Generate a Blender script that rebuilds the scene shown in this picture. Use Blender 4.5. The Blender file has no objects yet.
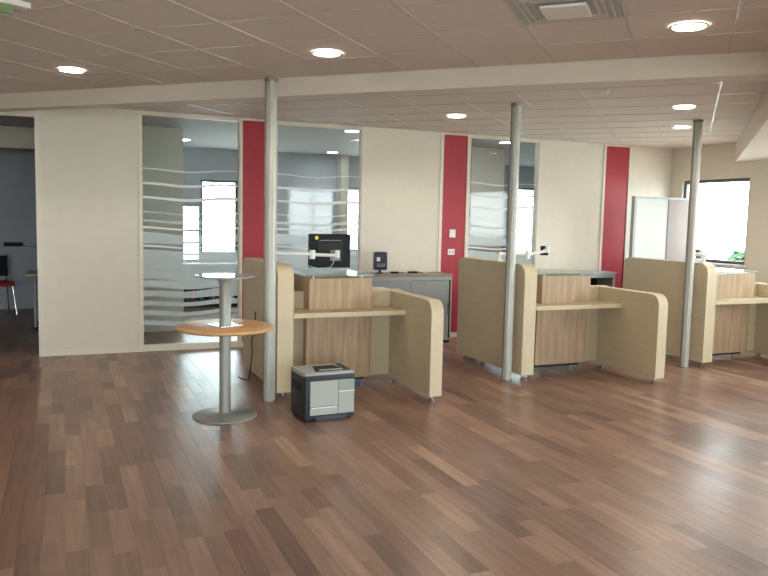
import bpy, bmesh, math, random
from mathutils import Vector, Matrix
random.seed(4)
R = math.radians
sc = bpy.context.scene
COL = sc.collection

# ------------------------------------------------------------------ camera
H = 1.55                      # eye height
PITCH, ROLL, YAW, FPX = 0.0939923, 0.0216026, 0.4030281, 750.13
cy, sy = math.cos(YAW), math.sin(YAW)
Fv = Vector((sy, cy, 0)); Rv = Vector((cy, -sy, 0)); Uv = Vector((0, 0, 1))
F2 = Fv * math.cos(PITCH) - Uv * math.sin(PITCH)
U2 = Uv * math.cos(PITCH) + Fv * math.sin(PITCH)
R3 = Rv * math.cos(ROLL) + U2 * math.sin(ROLL)
U3 = U2 * math.cos(ROLL) - Rv * math.sin(ROLL)
cd = bpy.data.cameras.new('camera'); cam = bpy.data.objects.new('camera', cd); COL.objects.link(cam)
cam.matrix_world = Matrix(((R3.x, U3.x, -F2.x, 0), (R3.y, U3.y, -F2.y, 0), (R3.z, U3.z, -F2.z, H), (0, 0, 0, 1)))
cd.sensor_width = 36; cd.lens = 36 * FPX / 768; cd.clip_start = .05; cd.clip_end = 300
sc.camera = cam

def in_view(x, y, z, m=20):
    d = Vector((x, y, z - H)); c = d.dot(F2)
    if c < .3: return False
    px = 384 + FPX * d.dot(R3) / c; py = 288 - FPX * d.dot(U3) / c
    return -m < px < 768 + m and -m < py < 576 + m

# ------------------------------------------------------------------ world, light, exposure
sc.view_settings.view_transform = 'Standard'; sc.view_settings.look = 'None'
sc.view_settings.gamma = 1; sc.view_settings.use_curve_mapping = False
sc.view_settings.exposure = 0.24
w = bpy.data.worlds.new('overcast_sky'); sc.world = w; w.use_nodes = True
bg = w.node_tree.nodes['Background']; bg.inputs[0].default_value = (.97, .985, 1, 1); bg.inputs[1].default_value = 16.0

def area(name, loc, direction, sx, sy_, portal=True, energy=0, color=(1, 1, 1)):
    l = bpy.data.lights.new(name, 'AREA'); l.shape = 'RECTANGLE'; l.size = sx; l.size_y = sy_
    l.energy = energy; l.color = color
    if portal: l.cycles.is_portal = True
    o = bpy.data.objects.new(name, l); COL.objects.link(o); o.location = loc
    o.rotation_euler = Vector(direction).to_track_quat('-Z', 'Y').to_euler()
    return o
# daylight comes in by the window openings (portals only guide the sampling of the sky)
FRONT_WIN = [(-3.6, -1.2), (-.9, 1.6), (5.72, 7.22)]      # in the wall behind the camera
SIDE_WIN = [(7.25, 8.42), (5.0, 6.5), (2.4, 4.2), (-1.6, 1.4)]       # in the right wall
FAR_WIN = [(1.78, 2.125, .74, 1.68), (2.13, 3.3, .85, 2.12), (4.72, 6.2, .9, 2.08), (8.3, 8.92, .84, 2.2)]  # first opening is added, standing in for the bright glow of the frosted film
for a, b in FRONT_WIN: area('daylight', ((a + b) / 2, -3.02, 1.5), (0, 1, 0), b - a, 1.7)
for i, (a, b) in enumerate(SIDE_WIN):
    z0, z1 = (1.02, 2.17)
    area('daylight', (8.3, (a + b) / 2, (z0 + z1) / 2), (-1, 0, 0), b - a, z1 - z0)
for a, b, z0, z1 in FAR_WIN: area('daylight', ((a + b) / 2, 13.04, (z0 + z1) / 2), (0, -1, 0), b - a, z1 - z0)

# ------------------------------------------------------------------ materials
def mat(name, color, rough=.6, metal=0, var=.06, scale=8, bump=0, bscale=60, stretch=None, spec=.5, emit=0, tone=None):
    m = bpy.data.materials.new(name); m.use_nodes = True; nt = m.node_tree; N = nt.nodes; L = nt.links
    b = N['Principled BSDF']; b.inputs['Roughness'].default_value = rough; b.inputs['Metallic'].default_value = metal
    b.inputs['Specular IOR Level'].default_value = spec
    tc = N.new('ShaderNodeTexCoord'); mp = N.new('ShaderNodeMapping'); L.new(tc.outputs['Object'], mp.inputs[0])
    if stretch: mp.inputs['Scale'].default_value = stretch
    nz = N.new('ShaderNodeTexNoise'); nz.inputs['Scale'].default_value = scale; nz.inputs['Detail'].default_value = 4
    L.new(mp.outputs[0], nz.inputs[0])
    rp = N.new('ShaderNodeMix'); rp.data_type = 'RGBA'
    c = Vector(color)
    d = c * (1 - var); e = c * (1 + var)
    if tone: d = Vector(tone)
    rp.inputs[6].default_value = (*d, 1); rp.inputs[7].default_value = (*e, 1)
    cr = N.new('ShaderNodeMapRange'); cr.inputs[1].default_value = .3; cr.inputs[2].default_value = .7
    L.new(nz.outputs[0], cr.inputs[0]); L.new(cr.outputs[0], rp.inputs[0]); L.new(rp.outputs[2], b.inputs['Base Color'])
    if bump:
        n2 = N.new('ShaderNodeTexNoise'); n2.inputs['Scale'].default_value = bscale; L.new(tc.outputs['Object'], n2.inputs[0])
        bp = N.new('ShaderNodeBump'); bp.inputs['Strength'].default_value = bump; bp.inputs['Distance'].default_value = .002
        L.new(n2.outputs[0], bp.inputs['Height']); L.new(bp.outputs[0], b.inputs['Normal'])
    if emit:
        b.inputs['Emission Color'].default_value = (*color, 1); b.inputs['Emission Strength'].default_value = emit
    return m

def sheer(name, color, alpha, rough=.05, trans=.5):
    """transparent sheet: mirror film over a see-through body; alpha = share of matte white film"""
    m = bpy.data.materials.new(name); m.use_nodes = True; nt = m.node_tree; N = nt.nodes; L = nt.links
    N.remove(N['Principled BSDF']); out = N['Material Output']
    t = N.new('ShaderNodeBsdfTransparent'); t.inputs[0].default_value = (*color, 1)
    g = N.new('ShaderNodeBsdfGlossy'); g.inputs['Roughness'].default_value = rough
    fr = N.new('ShaderNodeFresnel'); fr.inputs[0].default_value = 1.58
    ge = N.new('ShaderNodeNewGeometry'); on = N.new('ShaderNodeMath'); on.operation = 'SUBTRACT'; on.inputs[0].default_value = 1; L.new(ge.outputs['Backfacing'], on.inputs[1])
    ml = N.new('ShaderNodeMath'); ml.operation = 'MULTIPLY'; L.new(fr.outputs[0], ml.inputs[0]); L.new(on.outputs[0], ml.inputs[1])   # mirror film only where the sheet is entered
    mx = N.new('ShaderNodeMixShader'); L.new(ml.outputs[0], mx.inputs[0]); L.new(t.outputs[0], mx.inputs[1]); L.new(g.outputs[0], mx.inputs[2])
    last = mx
    if alpha:
        d = N.new('ShaderNodeBsdfDiffuse'); d.inputs[0].default_value = (.95, .96, .97, 1)
        tl = N.new('ShaderNodeBsdfTranslucent'); tl.inputs[0].default_value = (.95, .96, .97, 1)
        a = N.new('ShaderNodeMixShader'); a.inputs[0].default_value = trans; L.new(d.outputs[0], a.inputs[1]); L.new(tl.outputs[0], a.inputs[2])
        m2 = N.new('ShaderNodeMixShader'); m2.inputs[0].default_value = alpha; L.new(mx.outputs[0], m2.inputs[1]); L.new(a.outputs[0], m2.inputs[2])
        last = m2
    L.new(last.outputs[0], out.inputs[0])
    return m

def plank_mat():
    m = bpy.data.materials.new('walnut_strip_floor'); m.use_nodes = True; nt = m.node_tree; N = nt.nodes; L = nt.links
    b = N['Principled BSDF']
    at = N.new('ShaderNodeAttribute'); at.attribute_name = 'tone'
    geo = N.new('ShaderNodeNewGeometry')
    off = N.new('ShaderNodeVectorMath'); off.operation = 'MULTIPLY_ADD'
    off.inputs[1].default_value = (1, 1, 1)
    mulv = N.new('ShaderNodeVectorMath'); mulv.operation = 'SCALE'; mulv.inputs['Scale'].default_value = 37
    L.new(at.outputs['Color'], mulv.inputs[0]); L.new(geo.outputs['Position'], off.inputs[0]); L.new(mulv.outputs[0], off.inputs[2])
    mp = N.new('ShaderNodeMapping'); mp.inputs['Scale'].default_value = (36, 2.0, 1); L.new(off.outputs[0], mp.inputs[0])
    nz = N.new('ShaderNodeTexNoise'); nz.inputs['Scale'].default_value = 1; nz.inputs['Detail'].default_value = 5; nz.inputs['Distortion'].default_value = 0
    L.new(mp.outputs[0], nz.inputs[0])
    rp = N.new('ShaderNodeValToRGB')
    e = rp.color_ramp.elements
    e[0].position = 0; e[0].color = PL[0]
    e[1].position = 1; e[1].color = PL[3]
    for p, c in ((.35, PL[1]), (.7, PL[2])):
        k = e.new(p); k.color = c
    ad = N.new('ShaderNodeMath'); ad.operation = 'MULTIPLY_ADD'; ad.inputs[1].default_value = .8
    mm = N.new('ShaderNodeMath'); mm.operation = 'MULTIPLY_ADD'; mm.inputs[1].default_value = .75; mm.inputs[2].default_value = -.27
    L.new(nz.outputs[0], ad.inputs[0]); L.new(at.outputs['Fac'], mm.inputs[0]); L.new(mm.outputs[0], ad.inputs[2])
    L.new(ad.outputs[0], rp.inputs[0]); L.new(rp.outputs[0], b.inputs['Base Color'])
    b.inputs['Roughness'].default_value = .3; b.inputs['Specular IOR Level'].default_value = .5
    n2 = N.new('ShaderNodeTexNoise'); n2.inputs['Scale'].default_value = 3; L.new(geo.outputs['Position'], n2.inputs[0])
    mr = N.new('ShaderNodeMapRange'); mr.inputs[3].default_value = .27; mr.inputs[4].default_value = .37
    L.new(n2.outputs[0], mr.inputs[0]); L.new(mr.outputs[0], b.inputs['Roughness'])
    bp = N.new('ShaderNodeBump'); bp.inputs['Strength'].default_value = .12; bp.inputs['Distance'].default_value = .001
    L.new(nz.outputs[0], bp.inputs['Height']); L.new(bp.outputs[0], b.inputs['Normal'])
    return m
PL = [(.115, .064, .052, 1), (.215, .122, .092, 1), (.31, .182, .132, 1), (.47, .295, .205, 1)]

M = dict(
    wall=mat('cream_wall', (.74, .68, .585), .7, var=.02, bump=.05),
    wall_in=mat('office_wall', (.50, .51, .52), .8, var=.02),
    wall_grey=mat('grey_office_wall', (.50, .52, .56), .8, var=.03),
    red=mat('red_panel', (.40, .022, .04), .5, var=.05),
    post=mat('cream_post', (.75, .69, .60), .45, var=.02),
    tile=mat('ceiling_tile', (.71, .64, .592), .85, var=.03, scale=20, bump=.15, bscale=150),
    tbar=mat('tee_bar', (.57, .51, .465), .4, metal=.1, var=.02),
    beam=mat('plaster_beam', (.68, .61, .54), .7, var=.02),
    base=mat('floor_base', (.16, .10, .08), .5),
    floor=plank_mat(),
    alu=mat('aluminium', (.47, .47, .43), .42, metal=.35, var=.04),
    alud=mat('aluminium_dark', (.25, .25, .24), .45, metal=.4, var=.04),
    steel=mat('brushed_steel', (.33, .335, .31), .42, metal=.3, var=.05, scale=20),
    chrome=mat('chrome', (.75, .75, .77), .18, metal=1, var=.02),
    maple=mat('tan_laminate', (.50, .415, .28), .45, var=.05, scale=5, stretch=(1, 1, 6)),
    edge=mat('lit_pale_edge', (.60, .505, .345), .42, var=.03),  # brighter copy of the tan laminate: light on the edges painted in
    wood=mat('oak_front', (.44, .31, .20), .45, var=.14, scale=3, stretch=(9, 9, .7), tone=(.33, .222, .137)),
    beech=mat('honey_beech', (.62, .36, .155), .35, var=.10, scale=4, stretch=(2, 8, 1), tone=(.52, .285, .12)),
    beech_edge=mat('honey_edge', (.58, .33, .14), .35, var=.05),
    grey=mat('grey_steel_cabinet', (.38, .40, .41), .45, var=.03),
    lgrey=mat('light_grey', (.42, .44, .46), .5, var=.02),
    browntop=mat('brown_top', (.30, .235, .18), .4, var=.12, stretch=(1, 6, 1)),
    dark=mat('dark_plastic', (.010, .012, .017), .6, var=.1, spec=.25),
    navy=mat('navy_plastic', (.014, .016, .05), .35, var=.1),
    pgrey=mat('printer_grey', (.40, .42, .40), .45, var=.03),
    pcol=mat('printer_anthracite', (.028, .033, .042), .45, var=.06),
    white=mat('white_plastic', (.80, .80, .78), .4, var=.01),
    board=mat('white_board', (.60, .62, .60), .3, var=.01),
    mauve=mat('mauve_board', (.27, .215, .20), .45, var=.04),
    black=mat('black', (.008, .008, .009), .6),
    yellow=mat('yellow_sticker', (.85, .66, .04), .5),
    redseat=mat('red_fabric', (.42, .025, .03), .8, var=.1, scale=60),
    green=mat('green_acrylic', (.20, .30, .12), .4),
    leaf=mat('leaf', (.05, .11, .05), .6, var=.3),
    bark=mat('bark', (.10, .07, .05), .8, var=.3),
    pale_ground=mat('pale_bounce_ground', (.50, .50, .46), .9, var=.08),  # ground made pale to clip white and bounce daylight up to the ceiling
    far=mat('pale_render', (.55, .56, .56), .8, var=.05),
    lilac=mat('pale_lilac_panel', (.52, .55, .66), .35, var=.02),
    blue=mat('blue_cable', (.03, .14, .42), .45),
    darkframe=mat('dark_frame', (.13, .135, .145), .45, metal=.1),
    lamp=mat('lamp_diffuser', (1.0, .93, .80), .4, emit=30.0),
    led=mat('lamp_diffuser_office', (.95, .97, 1.0), .4, emit=60.0),
    glass=sheer('window_glass', (.90, .95, .95), 0),
    film=sheer('frosted_film', (.9, .95, .95), .92, rough=.3, trans=.08),
    film2=sheer('frosted_film_soft', (.9, .95, .95), .38, rough=.3),
    acryl=sheer('glass_shelf', (.72, .86, .84), .25, rough=.05),
)

# ------------------------------------------------------------------ helpers
class MB:
    def __init__(s): s.bm = bmesh.new()
    def box(s, x0, x1, y0, y1, z0, z1, bev=0):
        t = bmesh.new()
        vs = [t.verts.new((x, y, z)) for x in (x0, x1) for y in (y0, y1) for z in (z0, z1)]
        for f in ((0, 1, 3, 2), (4, 6, 7, 5), (0, 4, 5, 1), (2, 3, 7, 6), (0, 2, 6, 4), (1, 5, 7, 3)):
            t.faces.new([vs[i] for i in f])
        if bev: bmesh.ops.bevel(t, geom=t.edges[:], offset=bev, segments=2, affect='EDGES', profile=.7)
        s.add(t); return s
    def add(s, t, mtx=None):
        if mtx: bmesh.ops.transform(t, matrix=mtx, verts=t.verts)
        me = bpy.data.meshes.new('t'); bmesh.ops.recalc_face_normals(t, faces=t.faces); t.to_mesh(me); t.free(); s.bm.from_mesh(me); bpy.data.meshes.remove(me); return s
    def lathe(s, prof, c=(0, 0, 0), seg=32, sx=1, sy=1, cap=True):
        t = bmesh.new(); rings = []
        for r, z in prof:
            if r < 1e-6: rings.append([t.verts.new((c[0], c[1], c[2] + z))])
            else: rings.append([t.verts.new((c[0] + sx * r * math.cos(2 * math.pi * i / seg), c[1] + sy * r * math.sin(2 * math.pi * i / seg), c[2] + z)) for i in range(seg)])
        for a, b in zip(rings, rings[1:]):
            for i in range(seg):
                j = (i + 1) % seg
                if len(a) == 1 and len(b) == 1: continue
                if len(a) == 1: t.faces.new((a[0], b[i], b[j]))
                elif len(b) == 1: t.faces.new((a[i], a[j], b[0]))
                else: t.faces.new((a[i], a[j], b[j], b[i]))
        if cap and len(rings[0]) > 1: t.faces.new(rings[0])
        if cap and len(rings[-1]) > 1: t.faces.new(rings[-1])
        return s.add(t)
    def cyl(s, p, q, r, seg=16, r2=None):
        p = Vector(p); q = Vector(q); t = bmesh.new(); r2 = r if r2 is None else r2
        bmesh.ops.create_cone(t, cap_ends=True, segments=seg, radius1=r, radius2=r2, depth=(q - p).length)
        m = Matrix.Translation((p + q) / 2) @ (q - p).to_track_quat('Z', 'Y').to_matrix().to_4x4()
        return s.add(t, m)
    def prism(s, pts, axis, a, b):
        """polygon in the plane across axis, extruded from a to b"""
        t = bmesh.new()
        def P(u, v, k): return {'x': (k, u, v), 'y': (u, k, v), 'z': (u, v, k)}[axis]
        A = [t.verts.new(P(u, v, a)) for u, v in pts]; B = [t.verts.new(P(u, v, b)) for u, v in pts]
        t.faces.new(A); t.faces.new(B[::-1]); n = len(pts)
        for i in range(n): t.faces.new((A[i], B[i], B[(i + 1) % n], A[(i + 1) % n]))
        return s.add(t)
    def tube(s, pts, r, seg=8):
        pts = [Vector(p) for p in pts]; t = bmesh.new(); rings = []
        for i, p in enumerate(pts):
            d = (pts[min(i + 1, len(pts) - 1)] - pts[max(i - 1, 0)]).normalized()
            u = d.orthogonal().normalized() if i == 0 else (pu - d * pu.dot(d)).normalized()
            pu = u; v = d.cross(u)
            rings.append([t.verts.new(p + r * (u * math.cos(2 * math.pi * k / seg) + v * math.sin(2 * math.pi * k / seg))) for k in range(seg)])
        for a, b in zip(rings, rings[1:]):
            for k in range(seg): t.faces.new((a[k], a[(k + 1) % seg], b[(k + 1) % seg], b[k]))
        t.faces.new(rings[0]); t.faces.new(rings[-1])
        return s.add(t)
    def build(s, name, m, parent=None, smooth=False, loc=None):
        me = bpy.data.meshes.new(name); s.bm.to_mesh(me); s.bm.free()
        me.materials.append(M[m] if isinstance(m, str) else m)
        if smooth:
            for p in me.polygons: p.use_smooth = True
            me.set_sharp_from_angle(angle=R(40))
        o = bpy.data.objects.new(name, me); COL.objects.link(o)
        if parent: o.parent = parent
        if loc: o.location = loc
        return o

def tag(o, label, cat, group=None):
    o['label'] = label; o['category'] = cat
    if group: o['group'] = group
    return o
def thing(name, label, cat, loc=(0, 0, 0), rz=0, group=None):
    o = bpy.data.objects.new(name, None); COL.objects.link(o); o.location = loc; o.rotation_euler = (0, 0, rz)
    o.empty_display_size = .1
    return tag(o, label, cat, group)
def struct(o, **k):
    o['kind'] = 'structure'; return o
def shell(name):
    o = bpy.data.objects.new(name, None); COL.objects.link(o); return struct(o)
def copy_tree(o, parent=None):
    c = o.copy(); COL.objects.link(c); c.parent = parent
    for ch in list(o.children): copy_tree(ch, c)
    return c

# ------------------------------------------------------------------ floor
CEIL = 2.64; WY = 8.65; WX = 8.26; FY = 13.0
floor = struct(MB().box(-4.2, 10.2, -3.2, 13.2, -.06, -.008).build('floor', 'base'))
cands = []
PW = .102
random.seed(11)
i = 0; x = -4.0
while x < 10.0:
    y = -3.0 - random.random() * .6
    while y < FY:
        L_ = random.choice((.30, .42, .54, .66, .80))
        y0, y1 = max(y, -3.0), min(y + L_, FY)
        if y1 - y0 > .05:
            t = random.betavariate(2, 2)
            cands.append((x, min(x + PW, 10.0), y0, y1, t))
        y += L_
    x += PW
def plank(bm, x0, x1, y0, y1, ox=0, oy=0):
    g = .0004
    vs = [bm.verts.new((a - ox, b - oy, c)) for a in (x0 + g, x1 - g) for b in (y0 + g, y1 - g) for c in (-.008, 0)]
    fs = []
    for f in ((0, 1, 3, 2), (4, 6, 7, 5), (0, 4, 5, 1), (2, 3, 7, 6), (1, 5, 7, 3)):
        fs.append(bm.faces.new([vs[k] for k in f]))
    return fs
vis = [c for c in cands if in_view((c[0] + c[1]) / 2, (c[2] + c[3]) / 2, 0, 30) and c[2] > 2]
vis.sort(key=lambda c: (c[0] ** 2 + c[2] ** 2)); near = vis[:295]; ns = set(near)
def plank_mesh(lst, ox=0, oy=0):
    bm = bmesh.new(); tones = []
    for c in lst:
        fs = plank(bm, *c[:4], ox, oy); tones += [c[4]] * len(fs)
    bmesh.ops.recalc_face_normals(bm, faces=bm.faces)
    me = bpy.data.meshes.new('plank'); bm.to_mesh(me); bm.free(); me.materials.append(M['floor'])
    at = me.attributes.new('tone', 'FLOAT_COLOR', 'FACE')
    buf = []
    for t in tones: buf += [t, t, t, 1]
    at.data.foreach_set('color', buf)
    return me
for c in near:
    me = plank_mesh([c], c[0], c[2]); o = bpy.data.objects.new('plank', me); COL.objects.link(o); o.parent = floor; o.location = (c[0], c[2], 0)
o = bpy.data.objects.new('planks', plank_mesh([c for c in cands if c not in ns])); COL.objects.link(o); o.parent = floor; o['kind'] = 'stuff'

# ------------------------------------------------------------------ ceiling: diagonal grid of tiles
ceiling = struct(MB().box(-4.2, 8.36, -3.2, WY + .05, CEIL + .03, CEIL + .08).build('ceiling', 'beam'))
PT = .546; U0, V0 = -.37, 5.385          # u=(x-y)/sqrt2, v=(x+y)/sqrt2
S2 = math.sqrt(2)
def uv(u, v): return ((u + v) / S2, (v - u) / S2)
clip = [((1, 0), -4.0), ((-1, 0), -8.26), ((0, 1), -3.0), ((0, -1), -8.65)]
def clip_poly(p):
    for (a, b), d in clip:
        q = []
        for i in range(len(p)):
            s, e = p[i], p[(i + 1) % len(p)]
            ds = a * s[0] + b * s[1] - d; de = a * e[0] + b * e[1] - d
            if ds >= 0: q.append(s)
            if ds * de < 0:
                k = ds / (ds - de); q.append((s[0] + k * (e[0] - s[0]), s[1] + k * (e[1] - s[1])))
        p = q
        if len(p) < 3: return None
    return p
VENT_TILE = None; tiles = []
LUM = [(0.07, 6.46), (1.64, 4.91), (3.2, 3.28), (3.86, 7.19), (5.37, 5.51), (6.45, 6.64)]
for iu in range(-20, 16):
    for iv in range(-26, 16):
        u0 = U0 + iu * PT; v0 = V0 + iv * PT; g = .0045
        quad = [uv(u0 + g, v0 + g), uv(u0 + PT - g, v0 + g), uv(u0 + PT - g, v0 + PT - g), uv(u0 + g, v0 + PT - g)]
        quad = quad[::-1]
        area2 = sum(quad[k][0] * quad[(k + 1) % 4][1] - quad[(k + 1) % 4][0] * quad[k][1] for k in range(4))
        if area2 < 0: quad = quad[::-1]
        p = clip_poly(quad)
        if not p: continue
        cx = sum(a for a, b in p) / len(p); cyy = sum(b for a, b in p) / len(p)
        tiles.append((p, cx, cyy, iu, iv))
def tile_bm(mb, p, ox=0, oy=0): mb.prism([(a - ox, b - oy) for a, b in p], 'z', CEIL + .004, CEIL + .022)
vt = [t for t in tiles if in_view(t[1], t[2], CEIL, 60)]
vt.sort(key=lambda t: t[1] ** 2 + t[2] ** 2); vt = vt[:280]; vs_ = set((t[3], t[4]) for t in vt)
rest = MB()
for t in tiles:
    p, cx, cyy, iu, iv = t
    is_vent = (iu == -1 and iv == -3)
    if is_vent: continue
    if (iu, iv) in vs_:
        mb = MB(); tile_bm(mb, p, cx, cyy); mb.build('ceiling_tile', 'tile', ceiling, loc=(cx, cyy, 0))
    else: tile_bm(rest, p)
rest.build('ceiling_tiles', 'tile', ceiling)['kind'] = 'stuff'
bars = MB()
for k in range(-20, 17):
    for ax in (0, 1):
        c0 = (U0 if ax == 0 else V0) + k * PT
        # clip the line to the room
        if ax == 0: P0, D = uv(c0, -10), (1 / S2, 1 / S2)
        else: P0, D = uv(-15, c0), (1 / S2, -1 / S2)
        t0, t1 = 0, 40
        for (a, b), d in clip:
            den = a * D[0] + b * D[1]; num = a * P0[0] + b * P0[1] - d
            t = -num / den
            if den > 0: t0 = max(t0, t)
            else: t1 = min(t1, t)
        if t1 - t0 < .1: continue
        nx, ny = -D[1] * .007, D[0] * .007
        A = (P0[0] + D[0] * t0, P0[1] + D[1] * t0); B = (P0[0] + D[0] * t1, P0[1] + D[1] * t1)
        z = CEIL + (0 if ax == 0 else .0008)
        bars.prism([(A[0] + nx, A[1] + ny), (B[0] + nx, B[1] + ny), (B[0] - nx, B[1] - ny), (A[0] - nx, A[1] - ny)], 'z', z, z + .006)
bars.build('ceiling_grid', 'tbar', ceiling)['kind'] = 'stuff'

# square air diffuser
vx, vy = uv(U0 - PT + PT / 2, V0 - 3 * PT + PT / 2)
vent = thing('ceiling_vent', 'square grey air diffuser with a paler raised middle plate in the ceiling', 'vent', (vx, vy, CEIL - .004), R(-45))
hh = PT / 2 - .01
MB().box(-hh, hh, -hh, hh, .0, .02).build('grille_plate', 'lgrey', vent)
for k in range(1, 4):
    a = hh - .035 * k; b = a - .012
    m_ = MB(); m_.box(-a, a, -a, -b, -.006, 0); m_.box(-a, a, b, a, -.006, 0); m_.box(-a, -b, -b, b, -.006, 0); m_.box(b, a, -b, b, -.006, 0)
    m_.build('vane', 'tbar', vent)
MB().box(-.115, .115, -.115, .115, -.022, -.006, .004).build('middle_plate', 'white', vent)

# dropped beam across the room, on the grid's diagonal
def uvbox(mb, u0, u1, v0, v1, z0, z1, lim=True):
    p = [uv(u0, v0), uv(u0, v1), uv(u1, v1), uv(u1, v0)]
    ar = sum(p[k][0] * p[(k + 1) % 4][1] - p[(k + 1) % 4][0] * p[k][1] for k in range(4))
    if ar < 0: p = p[::-1]
    if lim: p = clip_poly(p)
    mb.prism(p, 'z', z0, z1)
mb = MB(); uvbox(mb, -9, 6, V0 - .006, V0 + .15, CEIL - .14, CEIL + .03); beam = struct(mb.build('trim_1', 'beam'))
mb = MB(); uvbox(mb, .53, 1.65, 3.6, 14, 2.38, CEIL + .03); bulk = struct(mb.build('trim_2', 'beam'))

# ------------------------------------------------------------------ back wall and its bays
wb = shell('wall_back')
def WBox(name, x0, x1, z0, z1, m, y0=WY, y1=WY + .08, parent=wb): return MB().box(x0, x1, y0, y1, z0, z1).build(name, m, parent)
WBox('header', -4.0, -.27, 2.50, CEIL + .03, 'wall')
WBox('wall_panel', -4.0, -1.75, 0, 2.50, 'wall')
WBox('wall_panel', -.22, .752, .06, 2.62, 'wall')
WBox('wall_panel', 3.41, 4.43, .06, 2.62, 'wall')
WBox('wall_panel', 5.97, 7.01, .06, 2.62, 'wall')
WBox('wall_panel', 7.50, WX, .06, 2.62, 'wall')
WBox('red_panel', 1.89, 2.24, .06, 2.615, 'red')
WBox('red_panel', 4.475, 4.82, .06, 2.615, 'red')
WBox('red_panel', 7.05, 7.46, .06, 2.615, 'red')
for a, b in ((-.27, -.22), (.752, .78), (1.862, 1.89), (2.24, 2.29), (3.355, 3.41), (4.43, 4.475), (4.82, 4.865), (5.925, 5.97), (7.01, 7.05), (7.46, 7.50)):
    WBox('post', a, b, 0, CEIL, 'post', WY - .012, WY + .09)
WBox('top_rail', -.22, WX, 2.62, CEIL + .02, 'post', WY - .004)
for a, b in ((-.22, .752), (1.89, 2.24), (3.41, 4.43), (4.475, 4.82), (5.97, 7.01), (7.05, 7.46), (7.50, WX)):
    struct(WBox('baseboard_back', a, b, 0, .06, 'post', WY - .01, parent=None))
BAYS = [(.78, 1.862), (2.29, 3.355), (4.865, 5.925)]
STR = [(2.02, .008), (1.86, .018), (1.705, .022), (1.545, .010), (1.375, .018), (1.17, .012)]
for n, (a, b) in enumerate(BAYS):
    wn = shell('window_%d' % (n + 1))
    f = MB(); f.box(a, b, WY, WY + .07, 0, .07); f.box(a, b, WY, WY + .07, 2.60, 2.62); f.box(a, a + .012, WY, WY + .07, .07, 2.60); f.box(b - .012, b, WY, WY + .07, .07, 2.60)
    f.build('window_frame', 'post', wn)
    MB().box(a + .012, b - .012, WY + .030, WY + .036, .07, 2.60).build('pane', 'glass', wn)
    random.seed(5)
    def stripe(z, h, m):
        K = 24; out = []; inn = []
        for k in range(K + 1):
            x_ = a + .012 + (b - a - .024) * k / K
            dz = .013 * math.sin(2 * math.pi * (k / K) + 2.2) + .004 * math.sin(9 * k / K)
            hh_ = h * (1.25 + .35 * math.sin(2.6 * k / K + z * 7))
            out.append((x_, z + dz + hh_ / 2)); inn.append((x_, z + dz - hh_ / 2))
        t = bmesh.new(); y0, y1 = WY + .0270, WY + .0285
        F = [[t.verts.new((p[0], y, p[1])) for p in lst] for lst in (out, inn) for y in (y0, y1)]   # top front, top back, low front, low back
        for k in range(K):
            for A, B in ((0, 2), (3, 1), (1, 0), (2, 3)): t.faces.new((F[A][k], F[A][k + 1], F[B][k + 1], F[B][k]))
        for k in (0, K): t.faces.new((F[0][k], F[1][k], F[3][k], F[2][k]))
        mb = MB(); mb.add(t); mb.build('frosted_stripe', m, wn)
    for z, h in STR: stripe(z, h, 'film')
    for z, h in ((1.45, .03), (1.26, .09), (1.075, .07), (.97, .09), (.86, .09), (.75, .075), (.64, .07), (.53, .05), (.42, .045), (.31, .035)): stripe(z, h, 'film2')

# other walls of the hall
wr = shell('wall_right')
def punched(name_parts, axis, c0, c1, lo, hi, z0, z1, holes, m, parent):
    """wall with real openings; holes = (a,b,za,zb)"""
    holes = sorted(holes); cur = lo; mb = MB()
    def bx(a, b, za, zb):
        if b - a < 1e-4 or zb - za < 1e-4: return
        if axis == 'x': mb.box(a, b, c0, c1, za, zb)
        else: mb.box(c0, c1, a, b, za, zb)
    for a, b, za, zb in holes:
        bx(cur, a, z0, z1); bx(a, b, z0, za); bx(a, b, zb, z1); cur = b
    bx(cur, hi, z0, z1)
    return mb.build(name_parts, m, parent)
punched('wall_panel', 'y', WX, WX + .2, -3.2, WY + .08, 0, CEIL + .03, [(a, b, 1.02, 2.17) for a, b in SIDE_WIN], 'wall', wr)
wf = shell('wall_front')
punched('wall_panel', 'x', -3.2, -3.0, -4.2, WX, 0, CEIL + .03, [(a, b, (.03 if a > 5 else .65), 2.35) for a, b in FRONT_WIN], 'wall', wf)
wl = shell('wall_left')
MB().box(-4.2, -4.0, -3.0, 13.2, 0, CEIL + .03).build('wall_panel', 'wall', wl)
def win_frame(n, axis, c, a, b, z0, z1, mull=None, m='darkframe', bars=(), t=.045):
    wn = shell('window_%d' % n); f = MB()
    def bx(mb, p, q, za, zb, d0=-.02, d1=.03):
        if axis == 'x': mb.box(p, q, c + d0, c + d1, za, zb)
        else: mb.box(c + d0, c + d1, p, q, za, zb)
    bx(f, a, b, z0, z0 + t); bx(f, a, b, z1 - t, z1); bx(f, a, a + t, z0 + t, z1 - t); bx(f, b - t, b, z0 + t, z1 - t)
    f.build('window_frame', m, wn)
    if mull:
        g = MB(); bx(g, mull - .025, mull + .025, z0 + t, z1 - t); g.build('mullion', m, wn)
    for zz in bars:
        g = MB(); bx(g, a + t, b - t, zz - .012, zz + .012); g.build('glazing_bar', m, wn)
    p = MB(); bx(p, a + t, b - t, z0 + t, z1 - t, .002, .008); p.build('pane', 'glass', wn)
    return wn
n = 4
for i, (a, b) in enumerate(SIDE_WIN):
    wn = win_frame(n, 'y', WX + .06, a, b, 1.02, 2.17); n += 1
    MB().box(WX - .05, WX + .04, a - .02, b + .02, .985, 1.02).build('window_sill', 'white', wn)
for a, b in FRONT_WIN:
    wn_ = win_frame(n, 'x', -3.05, a, b, (.03 if a > 5 else .65), 2.35, (a + b) / 2, m='post'); n += 1

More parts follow.
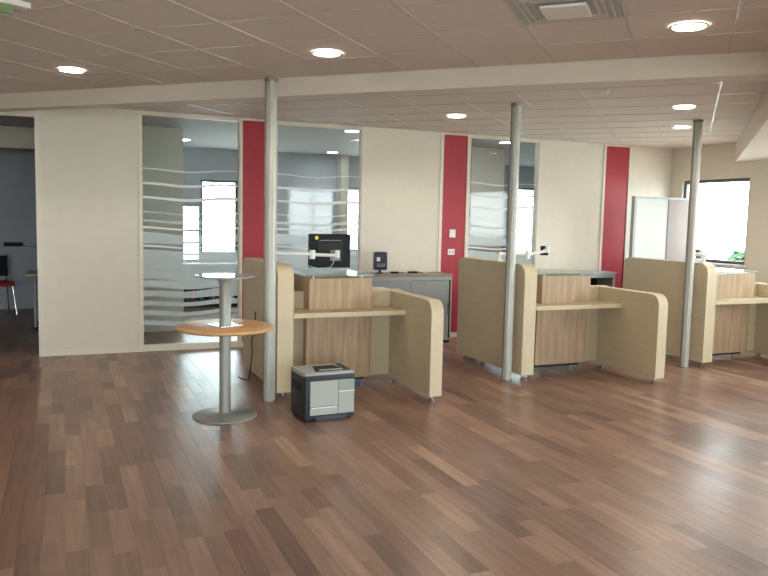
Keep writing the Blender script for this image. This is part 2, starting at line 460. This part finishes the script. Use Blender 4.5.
# ------------------------------------------------------------------ offices behind
wo = shell('wall_far')
holes = [(a, b, z0, z1) for a, b, z0, z1 in FAR_WIN]
punched('wall_panel', 'x', FY, FY + .2, -4.0, 9.25, 0, CEIL + .03, holes, 'wall_grey', wo)
for k, (a, b, z0, z1) in enumerate(FAR_WIN):
    win_frame(n, 'x', FY + .06, a, b, z0, z1, mull=(None if k in (0, 3) else b - .55), bars=((.85, 1.05, 1.25, 1.45) if k == 0 else ()), t=(.018 if k == 0 else .04)); n += 1
we = shell('wall_office_right')
MB().prism([(8.46, WY + .01), (8.56, WY + .01), (9.25, 13.2), (9.0, 13.2)], 'z', 0, CEIL).build('wall_panel', 'wall_in', we)
struct(MB().box(-4.0, 9.2, WY + .1, 13.2, CEIL, CEIL + .08).build('ceiling_office', mat('office_ceiling', (.52, .50, .50), .7, var=.03)))
wp = shell('wall_partition')
MB().box(.25, 1.43, 10.08, 10.16, 0, CEIL).build('wall_panel', 'wall', wp)
MB().box(.25, .33, WY + .09, 13.0, 0, CEIL).build('wall_panel', 'wall_in', wp)
MB().box(1.37, 1.43, 10.16, 13.0, 0, CEIL).build('wall_panel', 'wall_in', wp)
MB().box(5.70, 6.28, 10.08, 10.16, 0, CEIL).build('wall_panel', 'wall', wp)
MB().box(6.22, 6.28, 10.16, 13.0, 0, CEIL).build('wall_panel', 'wall_in', wp)
MB().box(5.28, 5.70, 10.10, 10.14, 0, CEIL).build('wall_panel', 'wall_grey', wp)
struct(MB().box(4.56, 4.70, 12.75, 13.0, 0, CEIL).build('trim_3', 'wall'))
struct(MB().box(-4.0, .25, 11.2, 11.5, 2.36, CEIL).build('trim_4', 'wall'))

# dark low shelving under the far window seen through first glazing
lc = thing('low_bookcase', 'low dark bookcase under the far window behind the left glazing', 'bookcase', (0, 0, 0))
MB().box(1.75, 3.3, 12.55, 12.58 + .35, 0, .05).build('plinth', 'dark', lc)
MB().box(1.75, 3.3, 12.90, 12.93, .05, .72).build('back', 'dark', lc)
for z in (.05, .37, .69): MB().box(1.77, 3.28, 12.55, 12.90, z, z + .03).build('shelf', 'grey', lc)
for x_ in (1.75, 2.25, 2.76, 3.27): MB().box(x_, x_ + .03, 12.55, 12.90, .05, .72).build('upright', 'grey', lc)
cols = dict(black=mat('binder_black', (.02, .02, .025), .5), red=mat('binder_red', (.25, .03, .03), .5), white=mat('binder_white', (.6, .6, .62), .5), blue=mat('binder_blue', (.05, .08, .2), .5))
for (xa, bay, sets) in ((1.82, 'left', ('black red blue', 'white black red')), (2.33, 'middle', ('red black white', 'blue black white')), (2.84, 'right', ('white blue black', 'black red blue'))):
    for z, shelf, st in ((.081, 'lower', sets[0]), (.401, 'upper', sets[1])):
        for k, cn in enumerate(st.split()):
            b_ = thing('binder', '%s ring binder in the %s bay, %s shelf of the low bookcase' % (cn, bay, shelf), 'binder', (xa + .04 + k * .082 + (.06 if k == 2 else 0), 12.72, z), 0, 'ring binders on the low bookcase')
            MB().box(-.033, .033, -.12, .12, 0, .255, .004).build('cover', cols[cn], b_)
            MB().cyl((0, -.1205, .07), (0, -.1225, .07), .012, 10).build('finger_ring', 'chrome', b_)
# left room
ld = shell('trim_5')
MB().box(-2.6, .2, 12.75, 13.0, .955, .985).build('ledge', 'lgrey', ld)
MB().box(-2.6, .2, 12.97, 13.0, 0, .955).build('lower_panel', 'wall_grey', ld)
rb = thing('folder', 'low dark folder box on the ledge in the left room', 'box', (-.73, 12.86, .985))
MB().box(-.13, .13, -.07, .07, 0, .045, .005).build('box_body', 'dark', rb); MB().box(-.132, .132, -.072, .072, .045, .058, .003).build('lid', 'dark', rb)

ch = thing('visitor_chair', 'red seated chair with chrome legs and dark back in the left room', 'chair', (-.95, 12.3, 0), R(15))
MB().box(-.22, .22, -.22, .22, .43, .49, .02).build('seat', 'redseat', ch, True)
t_ = MB(); t_.box(-.21, .21, .19, .23, .55, .86, .018); t_.build('backrest', 'dark', ch, True)
for sx in (-1, 1):
    for s_, e_ in (((.19 * sx, -.19, .44), (.23 * sx, -.24, .008)), ((.19 * sx, .2, .6), (.23 * sx, .27, .008))):
        MB().cyl(e_, s_, .012, 10).build('leg', 'chrome', ch, True)
dk = thing('office_desk', 'small table with beech top and grey leg at the left doorway', 'table', (0, 0, 0))
MB().box(-.47, .20, 10.6, 11.3, .70, .725, .004).build('tabletop', 'beech', dk)
for x_, y_ in ((-.37, 10.72), (.15, 10.72), (-.37, 11.22), (.15, 11.22)):
    l_ = MB().cyl((x_, y_, .0), (x_, y_, .70), .022, 12).build('leg', 'lgrey', dk, True)
    MB().cyl((x_, y_, 0), (x_, y_, .02), .028, 12).build('foot', 'dark', l_)

# ------------------------------------------------------------------ downlights
def downlight(x, y, label, group=None, z=CEIL, m='lamp', r=.088):
    d = thing('downlight', label, 'ceiling light', (x, y, z), 0, group)
    MB().lathe([(r, -.001), (r + .016, -.001), (r + .018, -.006), (r + .012, -.010), (r, -.008), (r, -.001)], seg=32, cap=False).build('trim_ring', 'white', d, True)
    MB().lathe([(0, -.004), (r, -.004), (r, -.0015), (0, -.0015)], seg=32).build('diffuser', m, d, True)
    return d
LL = ['round ceiling downlight above the cream wall, leftmost one', 'round ceiling downlight in front of the beam, above the first counter',
      'largest round ceiling downlight, nearest one at the top right', 'round ceiling downlight behind the beam in front of the middle red panel',
      'upper of the two downlights beside the right column top', 'lower of the two downlights, at the right column top']
for (x, y), l in zip(LUM, LL):
    downlight(x, y, l, 'downlights in the hall ceiling')
    sl = bpy.data.lights.new('downlight_beam', 'SPOT'); sl.energy = 28; sl.color = (1, .88, .70); sl.spot_size = R(150); sl.spot_blend = .35; sl.shadow_soft_size = .05
    so = bpy.data.objects.new('downlight_beam', sl); COL.objects.link(so); so.location = (x, y, CEIL - .02)
downlight(3.40, 9.13, 'bright downlight just behind the middle glazing', 'office downlights', m='led')
downlight(4.23, 12.3, 'far downlight above the pale lilac cabinet', 'office downlights', m='led')
downlight(1.66, 11.6, 'office downlight over the low bookcase behind the left glazing', 'office downlights', m='led')
downlight(6.9, 11.4, 'office downlight far behind the right glazing', 'office downlights', m='led')
downlight(5.74, 9.2, 'office downlight seen right of the middle column', 'office downlights', m='led')

# emergency exit sign at upper left
ex = thing('exit_sign', 'white emergency light with a green sign plate at the upper left ceiling', 'sign', (-.30, 4.45, CEIL), R(34))
MB().box(-.22, .165, -.035, .035, -.032, 0, .006).build('housing', 'white', ex)
MB().box(-.20, .08, -.012, .012, -.075, -.032).build('sign_plate', 'green', ex)
# small detector on the rear ceiling
dt = thing('smoke_detector', 'small white detector on the ceiling left of the right column', 'detector', (4.07, 5.9, CEIL))
dt.location = (4.15, 5.15, CEIL)
MB().lathe([(0, -.03), (.025, -.03), (.042, -.018), (.045, 0), (0, 0)], seg=24).build('detector_body', 'white', dt, True)

# ------------------------------------------------------------------ columns
def column(x, y, label):
    c = thing('column', label, 'column', (x, y, 0), 0, 'aluminium columns along the counters')
    t = bmesh.new(); pts = []
    N_ = 48
    for k in range(N_):
        a = 2 * math.pi * k / N_; r = .047
        q = (a % (math.pi / 2)) / (math.pi / 2)
        if abs(q - .5) < .06: r -= .008
        pts.append((r * math.cos(a), r * math.sin(a)))
    mb = MB(); mb.prism(pts, 'z', .012, CEIL - .012); mb.build('shaft', 'alu', c, True)
    for k in range(4):
        a = math.pi / 2 * k
        m2 = MB(); cx_, cy_ = .0475 * math.cos(a), .0475 * math.sin(a); tx, ty = -math.sin(a) * .012, math.cos(a) * .012
        m2.prism([(cx_ * .97 - tx, cy_ * .97 - ty), (cx_ * 1.03 - tx, cy_ * 1.03 - ty), (cx_ * 1.03 + tx, cy_ * 1.03 + ty), (cx_ * .97 + tx, cy_ * .97 + ty)], 'z', .012, CEIL - .012)
        m2.build('cover_strip', 'alud' if k == 2 else 'alu', c)
    MB().lathe([(.053, 0), (.053, .010), (.048, .014), (0, .014)], seg=24).build('base_collar', 'alud', c, True)
    MB().lathe([(.0475, -.03), (.054, -.012), (.054, 0), (0, 0)], (0, 0, CEIL - .0005), seg=24).build('top_collar', 'alud', c, True)
    return c
column(1.545, 6.02, 'aluminium column left of the counter with the printer, behind the round table')
column(3.925, 6.13, 'aluminium column beside the middle counter')
column(6.16, 6.11, 'aluminium column beside the right counter, in front of the two-tone screen')

# ------------------------------------------------------------------ service counters
def rounded(y0, y1, z0, z1, rf, rb=0, K=8):
    """side outline, front (low y) top corner radius rf, back rb"""
    p = [(y0, z0), (y1, z0)]
    if rb: p += [(y1 - rb + rb * math.cos(a), z1 - rb + rb * math.sin(a)) for a in [math.pi / 2 * k / K for k in range(K + 1)]]
    else: p += [(y1, z1)]
    p += [(y0 + rf - rf * math.cos(a), z1 - rf + rf * math.sin(a)) for a in [math.pi / 2 * (1 - k / K) for k in range(K + 1)]]
    return p
def band(y0, y1, z0, z1, rf, rb, w, K=8):
    """thin strip following front, rounded corner and top"""
    out = [(y0, z0)] + [(y0 + rf - rf * math.cos(a), z1 - rf + rf * math.sin(a)) for a in [math.pi / 2 * k / K for k in range(K + 1)]]
    out += [(y1 - rb, z1)] if rb else [(y1, z1)]
    inn = [(y0 + w, z0)] + [(y0 + rf - (rf - w) * math.cos(a), z1 - rf + (rf - w) * math.sin(a)) for a in [math.pi / 2 * k / K for k in range(K + 1)]]
    inn += [(y1 - rb, z1 - w)] if rb else [(y1, z1 - w)]
    return out, inn
def strip_mesh(out, inn, x0, x1):
    t = bmesh.new(); n_ = len(out)
    A = [[t.verts.new((x, *p)) for p in out] for x in (x0, x1)]; B = [[t.verts.new((x, *p)) for p in inn] for x in (x0, x1)]
    for k in range(n_ - 1):
        t.faces.new((A[0][k], A[1][k], A[1][k + 1], A[0][k + 1])); t.faces.new((B[0][k], B[0][k + 1], B[1][k + 1], B[1][k]))
        t.faces.new((A[0][k], A[0][k + 1], B[0][k + 1], B[0][k])); t.faces.new((A[1][k], B[1][k], B[1][k + 1], A[1][k + 1]))
    t.faces.new((A[0][0], B[0][0], B[1][0], A[1][0])); t.faces.new((A[0][-1], A[1][-1], B[1][-1], B[0][-1]))
    mb = MB(); mb.add(t); return mb
def side(parent, x0, x1, y0, y1, z0, z1, rf, rb):
    mb = MB(); w = .004
    mb.prism(rounded(y0 + w, y1, z0, z1 - w, rf - w, rb), 'x', x0, x1)
    s = mb.build('side_panel', 'maple', parent, True)
    o_, i_ = band(y0, y1, z0, z1, rf, rb, w + .0005)
    strip_mesh(o_, i_, x0 - .001, x1 + .001).build('edge_band', 'edge', s, True)
    ys = [y0 + .07, y1 - .1] + ([y0 + .85] if y1 - y0 > 1.2 else [])
    for yy in ys:
        xm = (x0 + x1) / 2
        g = MB(); g.box(xm - .025, xm + .025, yy - .025, yy + .025, .052, z0); g.cyl((xm, yy, .03), (xm, yy, .053), .011, 10)
        g.build('glide_stem', 'chrome', s)
        g = MB(); g.lathe([(.022, 0), (.026, .006), (.026, .022), (.014, .032), (0, .032)], (xm, yy, 0), 16); g.build('foot', 'alud', s, True)
    return s
def make_counter(label, loc):
    c = thing('service_counter', label, 'counter', loc, 0, 'service counters in a row between the columns')
    # local x: 0 = outer face of the left panel, y: 0 = its front
    side(c, .004, .139, 0, 1.31, .06, 1.13, .11, .07)
    side(c, 1.175, 1.285, -.52, .42, .06, .87, .11, 0)
    m_ = MB(); m_.box(.143, 1.175, .36, .40, .08, .87); bp_ = m_.build('back_panel', 'maple', c)
    MB().box(.143, 1.285, .355, .425, .87, .878).build('top_edge', 'edge', bp_)
    MB().box(.144, 1.174, .0, .36, .685, .728, .004).build('writing_shelf', 'maple', c)
    MB().box(.145, 1.173, -.003, .003, .688, .726).build('shelf_edge', 'edge', c)
    # wood front: vertical boards
    w0, w1 = .335, .965
    lo = MB().box(w0, .952, .26, .36, .09, .685, .002).build('lower_front', 'wood', c)
    bx_ = MB().box(w0, .925, .19, .75, .728, 1.005, .003).build('raised_box', 'wood', c)
    MB().box(w0 - .06, w1 - .03, .17, .80, 1.022, 1.032, .002).build('glass_top', 'acryl', c)
    for px, py in ((w0 + .05, .24), (w1 - .12, .24), (w0 + .05, .70), (w1 - .12, .70)):
        MB().cyl((px, py, 1.004), (px, py, 1.023), .012, 12).build('standoff', 'chrome', c, True)
    MB().box(.145, 1.28, .40, 1.36, .70, .728, .003).build('desktop', 'edge', c)
    for px in (.2, 1.22):
        lg = MB().box(px, px + .05, 1.28, 1.33, .0, .70).build('desk_leg', 'alud', c)
    MB().box(.25, .90, .30, .34, .06, .09).build('gap_shade_strip', 'black', c)  # black strip standing in for the shadow gap below the wood front
    for px in (.32, .82): MB().cyl((px, .33, 0), (px, .33, .06), .018, 12).build('foot', 'alud', c, True)
    return c
c2 = make_counter('middle tan counter with wood front, between the other two counters', (4.02, 6.02, 0))
c1 = copy_tree(c2); c1.location = (1.615, 6.04, 0); c1['label'] = 'left tan counter with wood front, monitor above and printer in front'
c3 = copy_tree(c2); c3.location = (6.31, 6.00, 0); c3['label'] = 'right tan counter cut by the photo edge, in front of the bright window'

# ------------------------------------------------------------------ monitor and arms
def arm(name_label, ox, oy, plate, has_plate, el=.24):
    a = thing('swivel_bracket', name_label, 'bracket', (0, 0, 0), 0, 'white monitor arms on the counters')
    px, py, pz = plate
    MB().box(ox - .03, ox + .03, oy - .03, oy + .03, 1.1305, 1.145, .003).build('clamp', 'white', a)
    MB().cyl((ox, oy, 1.14), (ox, oy, 1.20), .016, 16).build('post', 'white', a, True)
    k = (px - .22 * (1 if px > ox else -1), py + .02)
    m_ = MB(); m_.cyl((ox, oy, 1.185), (ox, oy, 1.225), .028, 16); m_.cyl((px - el, py, 1.155), (px - el, py, 1.235), .028, 16); m_.build('joint', 'white', a, True)
    s_ = Vector((ox, oy, 1.205)); e_ = Vector((px - el, py, 1.20))
    MB().tube([s_, e_], .015, 10).build('lower_arm', 'white', a, True)
    MB().tube([(px - el, py, 1.195), (px, py, pz)], .016, 10).build('upper_arm', 'white', a, True)
    m_ = MB(); m_.cyl((px, py - .005, pz - .02), (px, py - .005, pz + .05), .022, 12); m_.cyl((px, py, pz), (px, py + .05, pz), .02, 12); m_.build('tilt_head', 'white', a, True)
    m_ = MB()
    m_.box(px - .05, px + .05, py + .045, py + .05, pz - .05, pz + .05)
    for q in ((-1, -1), (1, -1), (-1, 1), (1, 1)): m_.cyl((px + .038 * q[0], py + .040, pz + .038 * q[1]), (px + .038 * q[0], py + .046, pz + .038 * q[1]), .006, 8)
    m_.build('mounting_plate', 'alud' if has_plate else 'dark', a)
    return a
arm('white swivel arm holding the black monitor on the left counter', 1.70, 6.58, (2.33, 6.60, 1.185), True)
arm('bare white swivel arm with small dark plate on the middle counter', 4.10, 6.62, (4.67, 6.60, 1.235), False)
arm('bare white swivel arm on the right counter, against the mauve screen', 6.39, 6.14, (6.82, 6.60, 1.20), False, .12)
mo = thing('monitor', 'black flat monitor seen from behind, yellow round sticker at its corner', 'monitor', (2.285, 6.67, 1.225))
MB().box(-.205, .205, .0, .03, -.158, .158, .008).build('back_shell', 'dark', mo)
MB().box(-.125, .125, -.0 - .012, .002, -.10, .09, .006).build('back_bulge', 'black', mo)
MB().box(-.19, .19, .029, .033, -.14, .145).build('screen', 'black', mo)
MB().cyl((-.132, -.001, .122), (-.132, -.004, .122), .017, 20).build('round_sticker', 'yellow', mo)
for k in range(9): MB().box(-.10 + k * .024, -.084 + k * .024, -.002, .001, .096, .102).build('vent_slot', 'lgrey', mo)
tag(MB().tube([(1.79, 6.54, 1.145), (1.86, 6.54, 1.13), (1.95, 6.54, 1.125), (2.05, 6.54, 1.09), (2.15, 6.545, 1.065), (2.25, 6.55, 1.08), (2.28, 6.555, 1.12), (2.29, 6.56, 1.165)], .004, 6).build('monitor_cable', 'lgrey', None, True), 'thin grey cable sagging under the monitor arm', 'cable')
# small dark telephone between the side panel and the raised box
tl = thing('desk_telephone', 'small black desk telephone beside the left panel of the left counter', 'telephone', (1.90, 6.95, .7285), R(8))
m_ = MB(); m_.prism([(-.08, 0), (.08, 0), (.08, .09), (-.08, .03)], 'x', -.08, .08); m_.build('phone_base', 'dark', tl)
MB().box(-.075, -.03, -.09, .09, .075, .11, .01).build('handset', 'dark', tl, True)
# white tray on the staff side
dtray = thing('document_tray', 'white document tray on the staff side of the left counter', 'tray', (2.78, 6.66, .7285))
for k in range(2):
    z = k * .085
    MB().box(-.10, .10, -.15, .15, z, z + .008).build('tray_floor', 'white', dtray)
    m_ = MB(); m_.box(-.105, -.10, -.15, .15, z, z + .05); m_.box(.10, .105, -.15, .15, z, z + .05); m_.box(-.10, .10, .145, .15, z, z + .05); m_.build('tray_wall', 'white', dtray)
    MB().box(-.09, .09, -.14, .13, z + .008, z + .02 + .03 * k).build('sheet', 'white', dtray)
MB().box(-.09, -.08, -.12, .12, .05, .085).build('spacer', 'white', dtray); MB().box(.08, .09, -.12, .12, .05, .085).build('spacer', 'white', dtray)

# ------------------------------------------------------------------ round table with upper disc
tb = thing('pedestal_table', 'round beech pedestal table with small round shelf above, beside the left column', 'table', (1.115, 5.69, 0))
MB().lathe([(0, 0), (.245, 0), (.245, .006), (.235, .012), (.06, .022), (.05, .03), (0, .03)], seg=48).build('base_plate', 'steel', tb, True)
MB().lathe([(.044, .026), (.044, .672), (0, .672)], seg=32).build('pole', 'steel', tb, True)
tt = MB().lathe([(0, .672), (.345, .672), (.362, .680), (.366, .689), (.362, .698), (.350, .704), (0, .704)], seg=64).build('tabletop', 'beech', tb, True)
MB().lathe([(.3665, .684), (.3685, .684), (.3685, .694), (.3665, .694), (.3665, .684)], seg=64, cap=False).build('edge_groove', 'beech_edge', tt, True)
MB().box(-.095, .095, -.095, .095, .704, .709, .002).build('mounting_plate', 'chrome', tb).rotation_euler = (0, 0, R(20))
MB().lathe([(.048, .709), (.046, .725), (.044, .73), (.044, 1.02), (.052, 1.045), (.085, 1.068), (0, 1.068)], seg=32).build('upper_pole', 'steel', tb, True)
MB().lathe([(0, 1.068), (.16, 1.068), (.20, 1.072), (.20, 1.078), (0, 1.078)], seg=48).build('upper_disc', 'steel', tb, True)
MB().lathe([(0, 1.0785), (.222, 1.0785), (.225, 1.082), (.222, 1.0865), (0, 1.0865)], seg=64).build('glass_disc', 'acryl', tb, True)

# ------------------------------------------------------------------ printer
pr = thing('laser_printer', 'grey and anthracite laser printer standing on the floor before the left counter', 'printer', (1.838, 5.305, 0), R(3))
b_ = MB(); b_.box(-.20, .20, .0, .345, .012, .335, .018); b_.build('body', 'pcol', pr, True)
MB().box(-.20, .20, .01, .345, .335, .368, .012).build('top_cover', 'pgrey', pr, True)
MB().box(-.20, .20, -.004, .03, .315, .352, .008).build('front_lip', 'pcol', pr, True)
m_ = MB(); m_.prism([(-.10, .0), (.15, .0), (.12, .20), (-.05, .20)], 'z', .3675, .372); m_.build('output_tray', 'black', pr, loc=(0, .06, 0))
MB().box(-.06, .13, .075, .10, .372, .378, .002).build('tray_stop', 'pgrey', pr)
MB().box(.155, .192, .06, .30, .368, .374, .002).build('control_panel', 'pcol', pr)
MB().box(-.165, .06, -.008, .006, .115, .31, .003).build('upper_tray', 'pgrey', pr)
MB().box(-.165, .06, -.009, .006, .05, .108, .003).build('paper_tray', 'pgrey', pr)
MB().box(-.155, .05, -.014, -.007, .103, .112, .002).build('tray_handle', 'white', pr)
MB().box(.064, .195, -.008, .006, .23, .31, .003).build('side_flap', mat('printer_greenish', (.30, .36, .31), .45), pr)
MB().box(.064, .195, -.008, .006, .05, .218, .003).build('side_door', 'pgrey', pr)
MB().box(.064, .195, -.012, -.004, .219, .227, .002).build('door_ridge', 'white', pr)
MB().box(-.12, .13, -.012, .01, .006, .042, .004).build('bottom_grip', mat('grip_blue_grey', (.05, .06, .085), .5), pr)
for px, py in ((-.17, .04), (.17, .04), (-.17, .30), (.17, .30)): MB().cyl((px, py, 0), (px, py, .014), .018, 12).build('rubber_foot', 'black', pr)
for k in range(7): MB().box(-.2015, -.198, .10 + k * .03, .116 + k * .03, .22, .28).build('vent_slot', 'black', pr)

# cable on the left counter's side panel and blue cable under it
tag(MB().tube([(1.602, 6.75, .66), (1.595, 6.76, .55), (1.60, 6.80, .45), (1.59, 6.86, .38), (1.60, 6.88, .25), (1.58, 6.86, .10), (1.56, 6.84, .006), (1.52, 6.90, .006), (1.50, 7.0, .006)], .005, 6).build('cable', 'dark', None, True), 'dark cord hanging down the left side panel near the left column', 'cable')
cc = []
for k in range(40):
    a = k * .5; cc.append((2.42 + (.045 + .001 * (k % 5)) * math.cos(a), 6.30 + .03 * math.sin(a), .008 + .0012 * k))
tag(MB().tube(cc, .005, 6).build('cable_coil', 'blue', None, True), 'small blue cable coil on the floor right of the printer', 'cable')

# ------------------------------------------------------------------ sideboards along the back wall
def sideboard(x0, x1, label, open_right):
    y0, y1, h = 8.25, 8.615, .865
    s = thing('sideboard', label, 'cabinet', ((x0 + x1) / 2, (y0 + y1) / 2, 0), 0, 'low grey sideboards against the back wall')
    W = (x1 - x0) / 2; D = (y1 - y0) / 2
    body = MB(); t = .02
    body.box(-W, -W + t, -D, D, .03, h - .025); body.box(W - t, W, -D, D, .03, h - .025); body.box(-W + t, W - t, D - .012, D, .03, h - .025)
    body.box(-W + t, W - t, -D + .02, D - .012, .03, .06); body.box(-W + t, W - t, -D + .02, D - .012, h - .05, h - .025)
    body.build('carcass', 'grey', s)
    MB().box(-W - .01, W + .01, -D - .01, D, h - .025, h, .003).build('worktop', 'lgrey' if open_right else 'browntop', s)  # light grey on the open one paints in the reflection on its top
    MB().box(-W + .01, W - .01, -D + .02, D - .03, 0, .03).build('plinth', 'dark', s)
    MB().box(-W + t, W - t, -D, -D + .012, h - .075, h - .027).build('top_rail', 'grey', s)
    end = W - t - .015 if not open_right else -.02
    half = (-W + t + .005, 0.0)
    for a, b in (((-W + t + .003), -.004), (.004, end)) if not open_right else (((-W + t + .003), -.02),):
        d = MB().box(a, b, -D + .008, -D + .02, .062, h - .078).build('tambour_door', 'grey', s)
        k = a + .01
        sl = MB()
        while k < b - .014: sl.box(k, k + .012, -D + .004, -D + .008, .066, h - .082); k += .016
        sl.build('slats', 'grey', d)['kind'] = 'stuff'
        MB().box(b - .02, b - .01, -D - .008, -D + .004, .35, .5).build('handle', 'alud', d)
    m_ = MB().box(W - t - .012, W - t, -D - .001, -D + .02, .062, h - .078).build('edge_strip', 'black' if not open_right else 'lgrey', s)
    MB().box(-W + t, W - t, -D + .03, D - .012, .42, .44).build('inner_shelf', 'dark', s)
    if open_right: MB().box(-W + t, W - t, D - .02, D - .013, .06, h - .05).build('inner_back', 'black', s)
    return s
sideboard(3.31, 4.44, 'grey low sideboard with brown top left of the middle red panel', False)
sideboard(5.90, 6.98, 'grey low sideboard with an open dark front behind the middle counter', True)
# things on the first sideboard
TZ = .866
dv = thing('speaker_unit', 'navy rounded device with white label standing on the left sideboard', 'device', (3.54, 8.44, TZ), R(-6))
MB().lathe([(0, 0), (.045, 0), (.045, .008), (.018, .016), (.016, .06), (0, .06)], seg=24).build('stand', 'navy', dv, True)
m_ = MB(); m_.box(-.085, .085, -.04, .04, .04, .265, .034); m_.build('housing', 'navy', dv, True)
MB().box(-.055, -.012, -.0425, -.038, .15, .20).build('label_plate', 'white', dv)
for z in (.085, .10, .115): MB().box(-.05, .055, -.042, -.039, z, z + .005).build('grille_bar', 'lgrey', dv)
for x_, l_, w_ in ((3.73, 'small black plug box on the left sideboard, next to the navy device', .045), (3.98, 'small black adapter on the left sideboard, near the red panel', .06)):
    p_ = thing('power_adapter', l_, 'adapter', (x_, 8.43, TZ))
    MB().box(-w_, w_, -.025, .025, 0, .022, .005).build('adapter_body', 'dark', p_, True)
    MB().tube([(w_, 0, .01), (w_ + .03, .01, .005), (w_ + .06, -.01, .005), (w_ + .09, .02, .005)], .003, 6).build('lead', 'dark', p_, True)
tag(MB().tube([(4.06, 8.45, TZ + .004), (4.09, 8.44, TZ + .03), (4.12, 8.45, TZ + .05), (4.14, 8.47, TZ + .03), (4.15, 8.48, TZ + .004), (4.22, 8.46, TZ + .004)], .004, 6).build('cable_loop', 'white', None, True), 'white cable loop on the left sideboard near the red panel', 'cable')

# switches on red panel, socket etc
def plate(x, z, w_, h_, name, label, cat, two=False):
    p = thing(name, label, cat, (x, WY, z))
    MB().box(-w_, w_, -.010, 0, -h_, h_, .003).build('face_plate', 'white', p)
    if two:
        for s in (-1, 1):
            b2 = MB().cyl((s * .022, -.0102, 0), (s * .022, -.0115, 0), .014, 14).build('outlet', 'lgrey', p)
            MB().cyl((s * .022 - .005, -.0114, 0), (s * .022 - .005, -.0120, 0), .003, 6).build('pin_hole', 'black', b2)
    else: MB().box(-w_ * .6, w_ * .6, -.015, -.010, -h_ * .62, h_ * .62, .002).build('rocker', 'white', p)
plate(4.635, 1.36, .043, .052, 'wall_control', 'white wall control on the middle red panel, upper one', 'switch')
plate(4.625, 1.12, .05, .038, 'wall_socket', 'white socket on the middle red panel, lower one', 'socket', True)
tb_ = MB()

# ------------------------------------------------------------------ two-tone screen before the right window
sn = thing('room_screen', 'tall two-tone screen, white and mauve boards in a grey frame before the window', 'screen', (7.60, 7.95, 0))
MB().box(-.635, -.595, -.03, .03, .0, 1.90, .002).build('frame_post', 'grey', sn)
MB().box(-.595, .64, -.025, .025, 1.875, 1.90, .002).build('top_rail', 'lgrey', sn)
MB().box(-.595, .64, -.025, .025, .06, .10, .002).build('bottom_rail', 'grey', sn)
MB().box(-.595, -.045, -.015, .015, .10, 1.875).build('white_board', 'board', sn)
MB().box(-.045, -.03, -.022, .022, .10, 1.875).build('frame_post', 'darkframe', sn)
MB().box(-.03, .63, -.017, .017, .10, 1.875).build('mauve_board', 'mauve', sn)
for px in (-.55, .55): MB().box(px - .03, px + .03, -.2, .2, 0, .06, .004).build('foot', 'grey', sn)

# ------------------------------------------------------------------ outside
og = struct(MB().box(-60, 80, -60, 90, -.8, -.5).build('ground', 'pale_ground'))
def shrub(x, y, h, r, label, seed):
    s = thing('shrub', label, 'shrub', (x, y, -.5)); random.seed(seed)
    m_ = MB(); m_.cyl((0, 0, 0), (0, 0, h * .6), .05, 8, .025)
    for k in range(7):
        a = k * .9; m_.cyl((0, 0, h * (.25 + .05 * k)), (r * .6 * math.cos(a), r * .6 * math.sin(a), h * (.5 + .06 * k)), .02, 6, .008)
    m_.build('stem', 'bark', s)
    t = bmesh.new()
    for k in range(1800):
        a = random.random() * 6.28; zz = random.random(); rr = r * math.sqrt(random.random()) * (math.sin(math.pi * (.12 + .8 * zz)) ** .6)
        c = Vector((rr * math.cos(a), rr * math.sin(a), h * (.25 + .8 * zz)))
        d = Vector((random.gauss(0, 1), random.gauss(0, 1), random.gauss(0, .6))).normalized(); e = d.orthogonal().normalized(); q = .07
        t.faces.new([t.verts.new(c - d * q), t.verts.new(c + e * q * .4), t.verts.new(c + d * q), t.verts.new(c - e * q * .4)])
    mb = MB(); mb.add(t); f_ = mb.build('foliage', 'leaf', s); f_['kind'] = 'stuff'
shrub(11.7, 10.35, 1.5, .32, 'green shrub outside the right window', 2)
